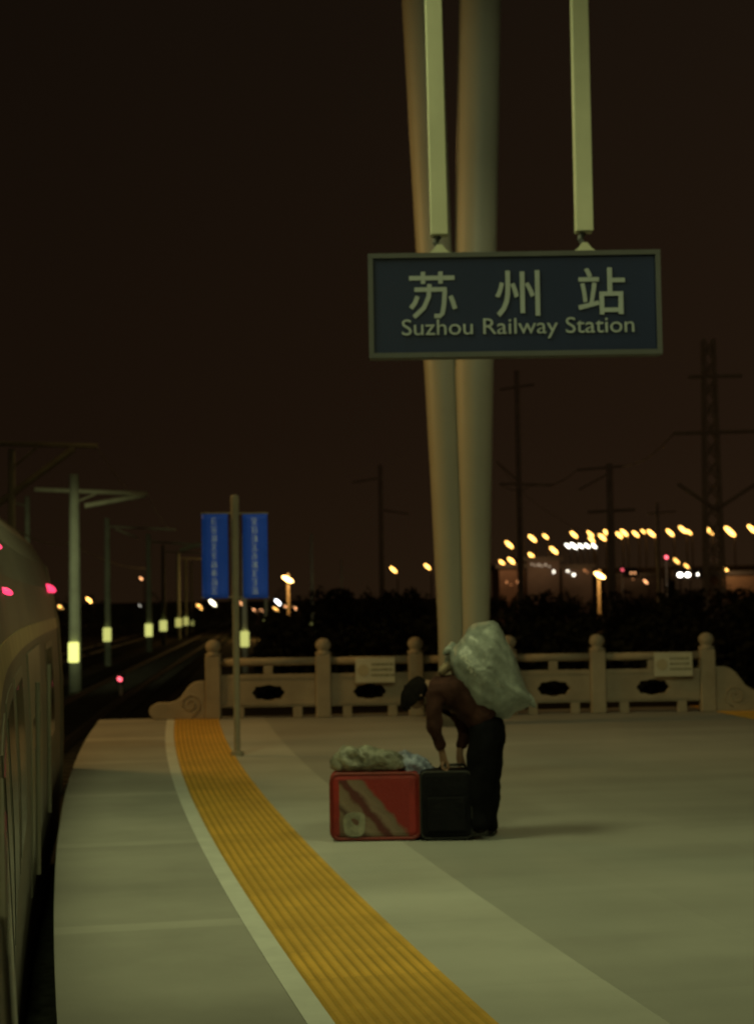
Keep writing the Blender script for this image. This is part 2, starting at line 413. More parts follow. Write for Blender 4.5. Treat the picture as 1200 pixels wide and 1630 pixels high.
def text(s, size, loc, m, par, name='lettering', bold=0.0, sx=1.0, rot=(PI/2, 0, 0), align='CENTER', ext=.004, res=4):
    c = bpy.data.curves.new(name, 'FONT'); c.body = s; c.size = size; c.extrude = ext; c.offset = bold; c.resolution_u = res
    c.align_x = align; c.align_y = 'CENTER'
    o = bpy.data.objects.new('tmp', c); col.objects.link(o)
    dg = bpy.context.evaluated_depsgraph_get(); dg.update()
    me = bpy.data.meshes.new_from_object(o.evaluated_get(dg))
    bpy.data.objects.remove(o); bpy.data.curves.remove(c)
    me.materials.clear(); me.materials.append(m); me.name = name
    xs = [v.co.x for v in me.vertices]; yy = [v.co.y for v in me.vertices]
    mx, my = (min(xs)+max(xs))/2, (min(yy)+max(yy))/2
    for v in me.vertices: v.co.x = (v.co.x - mx) * sx; v.co.y -= my
    q = bpy.data.objects.new(name, me); col.objects.link(q); q.parent = par; q.location = loc; q.rotation_euler = rot
    return q, max(xs)-min(xs), max(yy)-min(yy)
ppm = 453 / SW
def strokes(cx, cz, size, segs, y, m, par, wd=.092):
    bm = bmesh.new(); h = wd * size / 2
    for i, pts in enumerate(segs):
        P_ = [Vector((cx + (u-.5)*size, 0, cz + (v-.5)*size)) for u, v in pts]; q = []
        for k, p in enumerate(P_):
            d = (P_[min(k+1, len(P_)-1)] - P_[max(k-1, 0)]).normalized(); n_ = Vector((-d.z, 0, d.x)) * h; q.append((p + n_, p - n_))
        for (a, b), (c, d_) in zip(q, q[1:]):
            vs_ = []
            for yy in (y - .003 - i*.0004, y + .008): vs_.append([bm.verts.new((v.x, yy, v.z)) for v in (a, c, d_, b)])
            bm.faces.new(vs_[0]); bm.faces.new(vs_[1][::-1])
            for k in range(4): j = (k+1) % 4; bm.faces.new((vs_[0][k], vs_[0][j], vs_[1][j], vs_[1][k]))
    return obj('chinese_character', bm, m, par)
for ch, px, py in (('苏', 687, 471), ('州', 822, 470), ('站', 955, 466)):
    p = W(px, py, SY) - cS
    if ch == '苏':
        strokes(p.x, p.z, .36, [[(.03,.84),(.97,.84)], [(.32,.97),(.32,.72)], [(.68,.97),(.68,.72)], [(.14,.60),(.80,.60)],
            [(.765,.60),(.745,.30),(.71,.10),(.655,.045),(.54,.05)], [(.45,.71),(.43,.45),(.33,.22),(.12,.03)], [(.20,.46),(.15,.33),(.06,.21)], [(.88,.46),(.93,.33),(.97,.19)]], -.062, m_sack_txt, sg)
        continue
    text(ch, .375, (p.x, -.067, p.z), m_sack_txt, sg, 'chinese_character', .003)
p = W(823, 525, SY) - cS
q, tw, th = text('Suzhou Railway Station', .17, (p.x, -.067, p.z), m_sack_txt, sg, 'english_lettering', .0)
want = (W(1006, 520, SY) - W(639, 528, SY)).length
q.scale = (want / tw, 1, 1)
m_hang = mat('hanger_tube', (.55, .56, .42), .55, .08, 2)
for (xt, xb, yb, yt, nm) in ((688, 699, 376, -60, 'left'), (920, 929, 370, -60, 'right')):
    a = W(xb, yb, SY); b = W(xt, yt, SY)
    bm = bmesh.new(); r = .064
    v = []
    for P_ in (a, b): v += [bm.verts.new(P_ + Vector((dx, dy, 0))) for dx, dy in ((-r,-r),(r,-r),(r,r),(-r,r))]
    for k in range(4): bm.faces.new((v[k], v[(k+1)%4], v[4+(k+1)%4], v[4+k]))
    bm.faces.new(v[:4][::-1]); bm.faces.new(v[4:])
    hg = obj('hanger_tube', bm, m_hang, sg, bevel=.008); hg.location = -cS
    q = a - cS; top = SH/2
    obj('hanger_link', T([(q.x-.01, 0, q.z), (q.x-.03, 0, q.z-.05), (q.x+.0, 0, top+.05), (q.x+.01, 0, top+.02)], [.028,.022,.020,.03], 10), m_frame, sg)
    bm = bmesh.new()
    pts = [(-.09,0),(.09,0),(.05,.03),(.02,.07),(-.02,.07),(-.05,.03)]
    f0 = [bm.verts.new((q.x+x, -.03, top+z)) for x, z in pts]; f1 = [bm.verts.new((q.x+x, .03, top+z)) for x, z in pts]
    bm.faces.new(f0); bm.faces.new(f1[::-1])
    for i in range(6): bm.faces.new((f0[i], f0[(i+1)%6], f1[(i+1)%6], f1[i]))
    obj('hanger_bracket', bm, m_hang, sg)

# ------------------------------------------------------------------ banner pole
bp0 = G(378, 1203); BY = bp0.y
bn = thing('banner_pole', 'slim pole on the platform carrying two narrow blue banners', 'banner pole', (bp0.x, BY, 0))
top = W(372, 792, BY)
lz = lambda py: W(372, py, BY).z
m_pole = mat('pole_paint', (.30, .26, .19), .5, .15, 4)
obj('pole', T([(0,0,0),(0,0,.05),(0,0,.06),(0,0,lz(975)),(0,0,top.z)], [.075,.075,.036,.042,.050], 16), m_pole, bn, smooth=False)
obj('finial', ball((0, 0, top.z), .05, (1, 1, .7)), m_pole, bn, smooth=True)
m_blue = mat('banner_blue', (.02, .09, .80), .6, .10, 4, emit=.05, ecol=(.02, .14, .60))  # faint glow added to lift the blue of the cloth
m_btxt = mat('banner_lettering', (.60, .65, .65), .6, .15, 6, emit=.07, ecol=(.5, .75, .9))  # lettering gets a little added glow too
def glyph(bm, cx, cz, s, y):
    n = random.randint(3, 4)
    for i in range(n):
        z = cz + s*(.38 - .76*i/(n-1)); l_ = s*random.uniform(.28, .46); h = s*.045
        box(bm, cx - l_, cx + l_*random.uniform(.7, 1), y - .002 - i*.0001, y, z - h, z + h)
    for i in range(random.randint(1, 3)):
        x = cx + s*random.uniform(-.32, .32); z0 = cz - s*random.uniform(.2, .45); h = s*.045
        box(bm, x - h, x + h, y - .003 - i*.0002, y - .0025, z0, cz + s*random.uniform(.1, .45))
for (xa, xb) in ((321, 364), (386, 427)):
    yo = -.02
    a = W(xa, 818, BY); b = W(xb, 952, BY); x0, x1, z1, z0 = a.x - bp0.x, b.x - bp0.x, a.z, b.z
    bm = bmesh.new(); nz = 14
    rows = [[bm.verts.new((x0 + (x1-x0)*i/4, .012*math.sin(3.1*k/nz*PI + i*.5) * (k/nz), z1 + (z0-z1)*k/nz)) for i in range(5)] for k in range(nz+1)]
    for r0, r1 in zip(rows, rows[1:]):
        for i in range(4): bm.faces.new((r0[i], r0[i+1], r1[i+1], r1[i]))
    o = obj('banner', bm, m_blue, bn, smooth=True); so = o.modifiers.new('thick', 'SOLIDIFY'); so.thickness = .004
    for z in (z1 + .004, z0 + .01):
        xx = (x0 - .01, .0) if x1 < 0 else (0.0, x1 + .01)
        obj('banner_arm', T([(xx[0], .0, z), (xx[1], .0, z)], .009, 8), m_pole, bn)
    bm = bmesh.new(); ng = 9
    for k in range(ng):
        cz = z1 - (z1-z0)*(.09 + .82*k/(ng-1)); glyph(bm, (x0+x1)/2 - .005, cz, .088, -.020)
    obj('banner_lettering', bm, m_btxt, o)

# ------------------------------------------------------------------ person
PYc = G(765, 1333).y
def S(px, py, dy=0.0): return W(px, py, PYc + dy)
def skin(name, V, E, m, parent, sub=2, loc=None):
    me = bpy.data.meshes.new(name); me.from_pydata([tuple(v[0]) for v in V], E, []); me.materials.append(m)
    o = bpy.data.objects.new(name, me); col.objects.link(o); o.parent = parent
    if loc is not None: pass
    md = o.modifiers.new('skin', 'SKIN'); md.use_smooth_shade = True
    sv = me.skin_vertices
    if not sv:
        bm = bmesh.new(); bm.from_mesh(me); bm.verts.layers.skin.verify(); bm.to_mesh(me); bm.free(); sv = me.skin_vertices
    for i, v in enumerate(V):
        r = v[1]; sv[0].data[i].radius = r if isinstance(r, tuple) else (r, r); sv[0].data[i].use_root = (i == 0)
    s_ = o.modifiers.new('sub', 'SUBSURF'); s_.levels = sub; s_.render_levels = sub
    return o
pers = thing('person', 'person in a dark maroon jacket and black trousers bending over luggage under a large sack', 'person', (0, 0, 0))
m_skin = mat('skin', (.22, .12, .075), .55, .08, 6)
m_hair = mat('black_hair', (.008, .006, .005), .9, .3, 40, .8, 120, spec=.1)
m_jack = mat('maroon_jacket', (.047, .021, .017), .9, .45, 9, .5, 18, spec=.1)
m_trou = mat('black_trousers', (.006, .006, .007), .95, .3, 6, .5, 16, spec=.05)
m_shoe = mat('dark_shoes', (.020, .018, .016), .5, .2, 8)
def arm_chain(V, E, root, sh, el, wr, dy, handr=True):
    a = len(V); V.append((S(*sh, dy*.95), .050)); E.append((root, a))
    V.append((S(*el, dy*.9), .038)); E.append((a, a+1)); V.append((S(*wr, dy*.5), .026)); E.append((a+1, a+2))
    w_ = S(*wr, dy*.5); pm = w_ + Vector((.008, 0, -.05)); V.append((pm, (.036, .020))); E.append((a+2, a+3))
    for k in range(4):      # four fingers closing round the handle
        yy = (k - 1.5) * .019; ln = (.034, .040, .038, .030)[k]; i = len(V)
        p1 = pm + Vector((-.012, yy, -.030)); p2 = p1 + Vector((.004, yy*.15, -ln)); p3 = p2 + Vector((.026, 0, -.016)); p4 = p3 + Vector((.014, 0, .014))
        for p, r in ((p1, .0095), (p2, .0088), (p3, .0082), (p4, .0072)): V.append((p, r))
        E += [(a+3, i), (i, i+1), (i+1, i+2), (i+2, i+3)]
    i = len(V); t1 = pm + Vector((.022, -.022, -.012)); t2 = t1 + Vector((.012, -.008, -.034)); t3 = t2 + Vector((-.004, .004, -.024))
    for p, r in ((t1, .012), (t2, .0105), (t3, .0085)): V.append((p, r))
    E += [(a+3, i), (i, i+1), (i+1, i+2)]
V = [(S(779, 1152), .090), (S(757, 1125), .095), (S(730, 1102), .115), (S(703, 1091), .105), (S(686, 1092), .052),
     (S(673, 1094), .070), (S(663, 1105), .084), (S(659, 1118), .074), (S(664, 1130), .046)]
E = [(i, i+1) for i in range(8)]
i = len(V); V.append((S(672, 1121), .014)); V.append((S(676, 1123), .010)); E += [(7, i), (i, i+1)]      # nose
for k, dy in ((0, -.105), (1, .105)):      # ears
    i = len(V); V.append((S(669, 1108, dy*.80), .014)); V.append((S(671, 1106, dy), .012)); E += [(6, i), (i, i+1)]
arm_chain(V, E, 3, (693, 1106), (691, 1160), (704, 1199), -.19)
arm_chain(V, E, 3, (712, 1108), (739, 1160), (731, 1199), .18)
for dy, hx, kx, ax, fx_ in ((-.095, 774, 768, 766, 740), (.095, 784, 781, 780, 756)):
    i = len(V)
    for p, r in ((S(hx, 1170, dy), .092), (S(kx, 1240, dy), .062), (S(ax, 1300, dy), .042), (S(ax, 1323, dy), .040), (S(fx_, 1327, dy), (.034, .026))): V.append((p, r))
    E += [(0, i), (i, i+1), (i+1, i+2), (i+2, i+3), (i+3, i+4)]
skin('body', V, E, m_skin, pers)
# jacket
V = [(S(779, 1155), (.175, .165)), (S(758, 1124), (.165, .15)), (S(734, 1106), (.18, .155)), (S(708, 1096), (.185, .150)), (S(690, 1092), (.115, .10))]
E = [(0,1),(1,2),(2,3),(3,4)]
for sh, el, wr, dy in (((693,1108),(690,1158),(702,1193),-.19), ((714,1110),(740,1160),(733,1192),.18)):
    i = len(V)
    for p, r in ((S(*sh, dy*.95), .078), (S((sh[0]+el[0])/2, (sh[1]+el[1])/2, dy*.93), .064), (S(*el, dy*.9), .056), (S(*wr, dy*.52), .042)): V.append((p, r))
    E += [(3, i), (i, i+1), (i+1, i+2), (i+2, i+3)]
jk = skin('jacket', V, E, m_jack, pers)
tx = bpy.data.textures.new('cloth_folds', 'CLOUDS'); tx.noise_scale = .10
dm = jk.modifiers.new('folds', 'DISPLACE'); dm.texture = tx; dm.strength = .055; dm.texture_coords = 'GLOBAL'
# collar and hood bundle of pale cloth at the shoulder
V = [(S(698, 1074, -.06), .035), (S(708, 1064, -.02), .045), (S(716, 1056, .04), .04), (S(722, 1050, .1), .03)]
sc = skin('shoulder_cloth', V, [(0,1),(1,2),(2,3)], mat('tan_cloth', (.26, .20, .13), .85, .25, 8, .4, 20), pers)
sc.modifiers.new('folds', 'DISPLACE').texture = tx; sc.modifiers['folds'].strength = .03
# trousers
V = [(S(774, 1126), (.150, .14)), (S(777, 1150), (.155, .15))]; E = [(0, 1)]
for dy, pts in ((-.095, ((769,1168,.135),(766,1205,.122),(764,1242,.108),(763,1280,.098),(763,1324,.098))), (.095, ((779,1168,.130),(779,1205,.114),(777,1242,.100),(775,1280,.094),(775,1324,.094)))):
    i = len(V)
    for x, y, r in pts: V.append((S(x, y, dy), r))
    E += [(1, i)] + [(i+k, i+k+1) for k in range(4)]
to = skin('trousers', V, E, m_trou, pers)
to.modifiers.new('folds', 'DISPLACE').texture = tx; to.modifiers['folds'].strength = .055; to.modifiers['folds'].texture_coords = 'GLOBAL'
for dy, ax, tx_ in ((-.095, 768, 737), (.095, 782, 752)):
    V = [(S(ax, 1321, dy), .055), (S(ax+4, 1326, dy), (.058, .045)), (S((ax+tx_)/2, 1325.5, dy), (.055, .042)), (S(tx_, 1328, dy), (.048, .030))]
    sh_ = skin('shoe', V, [(0,1),(1,2),(2,3)], m_shoe, pers)
# hair : cap over the crown, nape and sides (head hangs forward)
bm = ball((0,0,0), .112, (.95, .98, 1.32), (0, .35, 0), 4)
hc = S(661, 1108)
fdir = (S(676, 1130) - hc).normalized()    # towards the face
dl = []
for v in bm.verts:
    n_ = v.co.normalized(); n3 = n_.copy(); n3.y *= .4
    if n_.dot(fdir) > .42: dl.append(v)
    v.co *= 1 + .12 * mnoise.noise(v.co * 34)
bmesh.ops.delete(bm, geom=dl, context='VERTS'); bmesh.ops.translate(bm, vec=hc, verts=bm.verts)
ho = obj('hair', bm, m_hair, pers, smooth=True); ho.modifiers.new('t', 'SOLIDIFY').thickness = .012
for dy in (-.034, .034):
    obj('eye', ball(S(671, 1116, dy), .011), mat('eye', (.04, .03, .02), .2, 0), pers, smooth=True)
obj('mouth', ball(S(672, 1128), .014, (.6, 1.6, .35)), mat('lips', (.16, .07, .05), .5, 0), pers, smooth=True)

# ------------------------------------------------------------------ inflated soft shapes
def chaikin(p, n=2):
    for _ in range(n):
        q = []
        for a, b in zip(p, p[1:] + p[:1]):
            q += [(a[0]*.75+b[0]*.25, a[1]*.75+b[1]*.25), (a[0]*.25+b[0]*.75, a[1]*.25+b[1]*.75)]
        p = q
    return p
def inflate(name, outline, Yc, depth, m, parent=None, wr=.02, ws=7, smoothn=2, flat=.5, rings=12, fine=.006):
    p = chaikin(outline, smoothn); cx = sum(a[0] for a in p)/len(p); cy = sum(a[1] for a in p)/len(p)
    bm = bmesh.new(); seq = []
    ks = [i/rings for i in range(rings)]
    def ring(s, y): return [bm.verts.new(W(cx+(a[0]-cx)*s, cy+(a[1]-cy)*s, Yc + y)) for a in p]
    for s in ks[1:]: seq.append(ring(s, -depth*(1-s**(2/flat*1.0))**.5))
    seq.append(ring(1, 0))
    for s in ks[:0:-1]: seq.append(ring(s, depth*(1-s**(2/flat*1.0))**.5))
    n = len(p)
    for a, b in zip(seq, seq[1:]):
        for k in range(n): bm.faces.new((a[k], a[(k+1)%n], b[(k+1)%n], b[k]))
    for r, y in ((seq[0], -depth), (seq[-1], depth)):
        c = bm.verts.new(W(cx, cy, Yc + y))
        for k in range(n): bm.faces.new((r[k], r[(k+1)%n], c))
    bmesh.ops.recalc_face_normals(bm, faces=bm.faces); bm.normal_update()
    for v in bm.verts:
        q = v.co * ws
        f = wr * (1 - 2.2*abs(mnoise.noise(Vector((q.x*1.0 + q.z*.8, q.y, q.z*.5))))) + fine * mnoise.noise(v.co * 40)
        v.co += v.normal * (f - wr*.4)
    return obj(name, bm, m, parent, smooth=True)
def weave(n, l, src, out):
    wv = n.new('ShaderNodeTexWave'); wv.inputs['Scale'].default_value = 26; wv.inputs['Distortion'].default_value = 1.5; l.new(src, wv.inputs['Vector'])
    mr = n.new('ShaderNodeMapRange'); mr.inputs[3].default_value = .8; mr.inputs[4].default_value = 1.12; l.new(wv.outputs['Fac'], mr.inputs[0])
    s = n.new('ShaderNodeVectorMath'); s.operation = 'SCALE'; l.new(out, s.inputs[0]); l.new(mr.outputs[0], s.inputs['Scale']); return s.outputs[0]
m_sack = mat('woven_sack', (.25, .275, .255), .38, .30, 16, .6, 9, extra=weave)
SKY = PYc + .02
sk_out = [(762,992),(780,989),(794,996),(801,1010),(823,1058),(846,1110),(849,1119),(826,1129),(803,1145),(780,1143),(761,1136),(743,1120),(729,1097),(713,1066),(707,1047),(714,1033),(734,1017),(751,998)]
sk = thing('woven_sack', 'large pale green woven plastic sack slung across the bending person\'s back', 'sack', (0, 0, 0))
so = inflate('sack_bag', sk_out, SKY, .25, m_sack, sk, .030, 6.0, 1, 1.0, 18, .010)
sk_o = so
# tied corners and printed marks
obj('tied_corner', T([S(838, 1112), S(846, 1118, -.02), S(852, 1126, -.03)], [.05, .03, .012], 10), m_sack, sk, smooth=True)
obj('tied_corner', T([S(722, 1030), S(712, 1036, -.04), S(706, 1042, -.05)], [.045, .03, .012], 10), m_sack, sk, smooth=True)
from mathutils.bvhtree import BVHTree
def sack_print(px, py, w_, h, n, seed):
    rnd = random.Random(seed); bt = BVHTree.FromPolygons([v.co.copy() for v in sk_o.data.vertices], [tuple(p.vertices) for p in sk_o.data.polygons])
    bm = bmesh.new()
    def hit(x, y):
        p = W(x, y, SKY - 1); l = bt.ray_cast(p, Vector((0, 1, 0)))
        return (l[0] + Vector((0, -.004, 0))) if l[0] is not None else None
    for k in range(n):
        x0 = px + rnd.uniform(0, w_*.8); y0 = py + rnd.uniform(0, h*.85); dx = rnd.uniform(.15, .5)*w_; dy = rnd.uniform(.06, .16)*h
        if rnd.random() < .4: dx, dy = dy*w_/h*1.2, dx*h/w_
        for q in range(3):
            a = x0 + dx*q/3; b = x0 + dx*(q+1)/3; sl_ = .75
            P_ = [hit(a, y0 + (a-px)*sl_), hit(b, y0 + (b-px)*sl_), hit(b, y0 + dy + (b-px)*sl_), hit(a, y0 + dy + (a-px)*sl_)]
            if None in P_: continue
            bm.faces.new([bm.verts.new(p + Vector((0, -.0004*k, 0))) for p in P_])
    return obj('printed_mark', bm, mat('sack_print', (.42, .43, .38), .5, .3, 20), sk_o)
sack_print(741, 1040, 16, 16, 14, 3); sack_print(752, 1060, 17, 12, 12, 4); sack_print(737, 1016, 14, 8, 8, 6); sack_print(796, 1086, 22, 8, 10, 8)
# ------------------------------------------------------------------ luggage
rc = thing('red_suitcase', 'bright red suitcase with beige slanting patches standing left of the black case', 'suitcase', (0, 0, 0))
a = S(527, 1338, -.10); b = S(668, 1226, -.10)
rc.location = ((a.x+b.x)/2, PYc, 0)
RW, RH = b.x - a.x, (b.z)
def patches(n, l, src, out):
    sp = n.new('ShaderNodeSeparateXYZ'); l.new(src, sp.inputs[0])
    no = n.new('ShaderNodeTexNoise'); no.inputs['Scale'].default_value = 9; no.inputs['Detail'].default_value = 3; l.new(src, no.inputs['Vector'])
    def M(op, a, b=None, c=None):
        m = n.new('ShaderNodeMath'); m.operation = op
        for i, v in enumerate((a, b, c)):
            if v is None: continue
            if isinstance(v, (int, float)): m.inputs[i].default_value = v
            else: l.new(v, m.inputs[i])
        return m.outputs[0]
    u = M('ADD', sp.outputs[0], M('MULTIPLY', sp.outputs[2], .86)); u = M('ADD', u, M('MULTIPLY', no.outputs[0], .10))
    u = M('MULTIPLY_ADD', u, 1.25, .22)
    rr = n.new('ShaderNodeValToRGB'); el = rr.color_ramp.elements
    stops = [(0, (.10,.05,.035)), (.17, (.17,.12,.08)), (.22, (.06,.025,.02)), (.29, (.22,.165,.115)), (.39, (.19,.13,.09)), (.43, (.10,.02,.018)), (.49, (.09,.02,.018)), (.53, (.22,.15,.11)), (.62, (.17,.12,.085)), (.665, (1,0,0)), (1, (1,0,0))]
    el[0].position, el[0].color = stops[0][0], (*stops[0][1], 1); el[1].position, el[1].color = 1, (.24, .014, .013, 1)
    for p, c in stops[1:-1]:
        q = el.new(p); q.color = (*((.24, .014, .013) if c[0] == 1 else c), 1)
    l.new(u, rr.inputs[0])
    fr = M('MULTIPLY', M('GREATER_THAN', M('ADD', sp.outputs[0], M('MULTIPLY', no.outputs[0], .03)), -.255), M('LESS_THAN', sp.outputs[2], .455))
    fr = M('MULTIPLY', fr, M('LESS_THAN', sp.outputs[0], .25))
    mx = n.new('ShaderNodeMix'); mx.data_type = 'RGBA'; l.new(fr, mx.inputs[0]); l.new(out, mx.inputs[6]); l.new(rr.outputs[0], mx.inputs[7])
    return mx.outputs[2]
m_redc = mat('red_fabric', (.25, .016, .014), .6, .35, 3.2, .25, 50, extra=patches)
m_redd = mat('red_piping', (.17, .016, .011), .45, .1, 5)
m_beige = mat('beige_patch', (.19, .13, .09), .7, .45, 7)
obj('shell', B(-RW/2, RW/2, -.13, .13, .018, RH - .012), m_redc, rc, bevel=.045)
def rrect(w_, h, r, n=6):
    pts = []
    for cx, cz, a0 in ((w_/2-r, h/2-r, 0), (-w_/2+r, h/2-r, 90), (-w_/2+r, -h/2+r, 180), (w_/2-r, -h/2+r, 270)):
        for k in range(n+1): t = R(a0 + 90*k/n); pts.append((cx + r*math.cos(t), cz + r*math.sin(t)))
    return pts
def piping(par, w_, h, r, y, cz, m, rad=.010):
    p = [Vector((x, y, cz + z)) for x, z in rrect(w_, h, r)]; bm = bmesh.new(); n = len(p); rings = []
    for i in range(n):
        d = (p[(i+1)%n] - p[i-1]).normalized(); a = Vector((0,1,0)); c = d.cross(a)
        rings.append([bm.verts.new(p[i] + (a*math.cos(t) + c*math.sin(t))*rad) for t in [2*PI*k/8 for k in range(8)]])
    for i in range(n):
        for k in range(8): bm.faces.new((rings[i][k], rings[i][(k+1)%8], rings[(i+1)%n][(k+1)%8], rings[(i+1)%n][k]))
    return obj('piping', bm, m, par, smooth=True)
piping(rc, RW - .012, RH - .04, .06, -.115, RH/2, m_redd, .014); piping(rc, RW - .012, RH - .04, .06, .115, RH/2, m_redd, .014)
def patch(pts, name, m, y=-.134):
    bm = bmesh.new(); q = chaikin(pts, 2)
    def cv(px, py): p = S(px, py, -.13); return (p.x - rc.location.x, p.z)
    f0 = [bm.verts.new((cv(*a)[0], y, cv(*a)[1])) for a in q]; f1 = [bm.verts.new((cv(*a)[0], -.128, cv(*a)[1])) for a in q]
    bm.faces.new(f0); bm.faces.new(f1[::-1])
    for i in range(len(q)): j = (i+1)%len(q); bm.faces.new((f0[i], f0[j], f1[j], f1[i]))
    return obj(name, bm, m, rc)
patch([(548,1294),(580,1292),(582,1312),(578,1332),(550,1332),(546,1312)], 'pale_patch', mat('pale_patch', (.24, .23, .17), .7, .4, 14), -.137)
patch([(556,1302),(570,1304),(572,1312),(566,1314)], 'logo_mark', mat('brown_mark', (.12, .06, .04), .7, .1, 10), -.140)
obj('handle', T([(-.09, 0, RH-.015), (-.075, 0, RH+.02), (.075, 0, RH+.02), (.09, 0, RH-.015)], .012, 8), m_dark, rc, smooth=True)
for x in (-RW/2+.07, RW/2-.07):
    for y in (-.09, .09): obj('wheel', T([(x, y-.012, .02), (x, y+.012, .02)], .02, 14), m_dark, rc)
bc = thing('black_suitcase', 'black soft suitcase gripped by both hands of the bending person', 'suitcase', (0, 0, 0))
a = S(669, 1336, -.06); b = S(750, 1222, -.06)
bc.location = ((a.x+b.x)/2, PYc - .02, 0); BW, BH = b.x - a.x, b.z
m_blk = mat('black_fabric', (.008, .008, .010), .8, .3, 8, .4, 40, spec=.1)
m_blk2 = mat('black_webbing', (.014, .014, .014), .6, .2, 10)
obj('shell', B(-BW/2, BW/2, -.14, .14, .02, BH-.01), m_blk, bc, bevel=.04)
piping(bc, BW - .012, BH - .04, .045, -.128, BH/2, m_blk2, .009); piping(bc, BW - .012, BH - .04, .045, .128, BH/2, m_blk2, .009)
obj('front_pocket', B(-BW/2+.05, BW/2-.05, -.165, -.135, .07, BH*.62), m_blk, bc, bevel=.02)
hx0 = S(706, 1212).x - bc.location.x; hx1 = S(733, 1212).x - bc.location.x
obj('handle', T([(hx0-.04, 0, BH-.02), (hx0-.025, 0, BH+.018), (hx1+.025, 0, BH+.018), (hx1+.04, 0, BH-.02)], .012, 8), m_blk2, bc, smooth=True)
for x in (-BW/2+.06, BW/2-.06):
    for y in (-.1, .1): obj('wheel', T([(x, y-.012, .022), (x, y+.012, .022)], .022, 14), m_blk2, bc)
# bundle on the red suitcase and a plastic bag between the cases
m_bund = mat('crumpled_plastic', (.25, .25, .20), .35, .5, 12, .8, 25)
pb = tag(inflate('plastic_bundle', [(528,1206),(536,1194),(552,1188),(566,1196),(578,1187),(594,1191),(610,1196),(630,1198),(646,1208),(650,1226),(600,1229),(550,1229),(530,1226)], PYc, .13, m_bund, None, .034, 15, 1, .8, 14, .014),
         'crumpled grey and cream plastic bundle lying on the red suitcase', 'bundle')
pg = tag(inflate('plastic_bag', [(632,1199),(646,1195),(664,1201),(680,1208),(690,1218),(688,1244),(680,1290),(674,1333),(668,1334),(664,1300),(664,1236),(646,1226),(634,1214)], PYc + .09, .14, mat('blue_white_plastic', (.27, .31, .42), .35, .6, 14, .8, 25), None, .024, 14, 2, .8, 12, .012),
         'bluish white plastic bag stuffed between the red and black suitcases', 'bag')

# ------------------------------------------------------------------ catenary masts beside the track
m_mast = mat('mast_concrete', (.30, .33, .26), .8, .2, 2, .2, 12)
m_dmast = mat('dark_mast_steel', (.74, .70, .64), .7, .2, 2)
m_armg = mat('arm_galvanised', (.30, .30, .22), .5, .2, 3)
def markm(s, c): return mat('marker_%d' % round(s*100), c, .4, 0, emit=s, ecol=c)
YG = (.88, .90, .26)
ORD = ['first','second','third','fourth','fifth','sixth','seventh','eighth','ninth','tenth','eleventh','twelfth','thirteenth','fourteenth','fifteenth','sixteenth','seventeenth','eighteenth','nineteenth','twentieth']
def mast(px, ytop, Y, wpx, plate, label, arm=None, m=m_mast, grp='overhead line masts left of the banners'):
    # plate: (py, w_px, h_px, strength)
    base = W(px, 1000, Y); ppm_ = F / Y
    t = thing('catenary_mast', label, 'mast', (base.x, Y, -1.12), grp)
    top_ = W(px, ytop, Y).z + 1.12; r = wpx / ppm_ / 2
    obj('pole', T([(0,0,0), (0,0,top_)], [r*1.1, r*.8], 14), m, t, smooth=True)
    if plate:
        py, pw, ph, st = plate; p = W(px, py, Y); hw, hh = pw/ppm_/2, ph/ppm_/2; zc = p.z + 1.12
        obj('marker_light', B(-hw, hw, -r*1.15-.08, -r*1.12, zc-hh, zc+hh), markm(st, YG), t, bevel=min(hw, hh)*.3)  # reflective plate, its returned light imitated by emission
    if arm:
        for (x0, y0, x1, y1, wp) in arm:
            A = W(x0, y0, Y); Bp = W(x1, y1, Y)
            A = A - Vector(t.location); Bp = Bp - Vector(t.location)
            obj('cantilever_arm', T([A, Bp], wp/ppm_/2, 8), m_armg if m is m_mast else m, t)
    return t
mast(20, 715, 32, 14, None, 'tall mast behind the train roof with long bracket reaching right', [(-12,706,156,710,8), (118,714,-20,815,11), (20,745,60,712,4)])
mast(45, 790, 62, 10, None, 'thin mast just showing above the train roof', [(20,800,48,806,3)])
mast(120, 755, 50, 19, (1038, 17, 32, 1.25), 'pale green-lit mast right of the train with bright marker', [(56,779,236,786,7), (232,788,136,805,8), (120,800,160,783,3)])
mast(172, 825, 75, 10, (1010, 13, 22, .62), 'dim mast with a yellow marker, first right of the pale one', [(172,838,280,843,3), (184,842,220,856,3)])
mast(238, 850, 92, 9, (1003, 12, 20, .72), 'dim mast with a yellow marker, second right of the pale one', [(238,862,330,868,3), (287,876,320,866,7)])
mast(261, 868, 106, 7, (996, 12, 17, .62), 'dim mast with a yellow marker, third right of the pale one', [(261,878,320,880,2)])
mast(285, 880, 122, 6, (991, 10, 14, .40), 'dim mast with a yellow marker, fourth right of the pale one', [(285,888,335,890,2)])
mast(297, 888, 136, 5, (989, 8, 13, .38), 'dim mast with a yellow marker, fifth right of the pale one', None)
mast(306, 894, 150, 4, (991, 7, 10, .22), 'faint mast with a small yellow marker, sixth right of the pale one', None)
g2 = 'overhead line masts behind the balustrade'
mast(390, 850, 66, 9, (1017, 14, 25, .60), 'mast with a yellow marker just right of the banner pole', [(390,862,440,866,2)], m_dmast, g2)
mast(424, 868, 98, 6, (994, 9, 16, .20), 'dim mast with a greenish marker right of the banners', None, m_dmast, g2)
mast(498, 850, 96, 6, (1001, 10, 18, .22), 'dim mast with a greenish marker above the first balustrade post gap', None, m_dmast, g2)
mast(609, 740, 82, 9, (1010, 9, 17, .06), 'dark mast with grey marker left of the canopy legs', [(609,760,560,768,3), (609,812,650,818,3)], m_dmast, g2)
mast(545, 890, 100, 4, (986, 7, 13, .05), 'faint mast with a tiny grey marker, left of the dark mast by the canopy legs', None, m_dmast, g2)
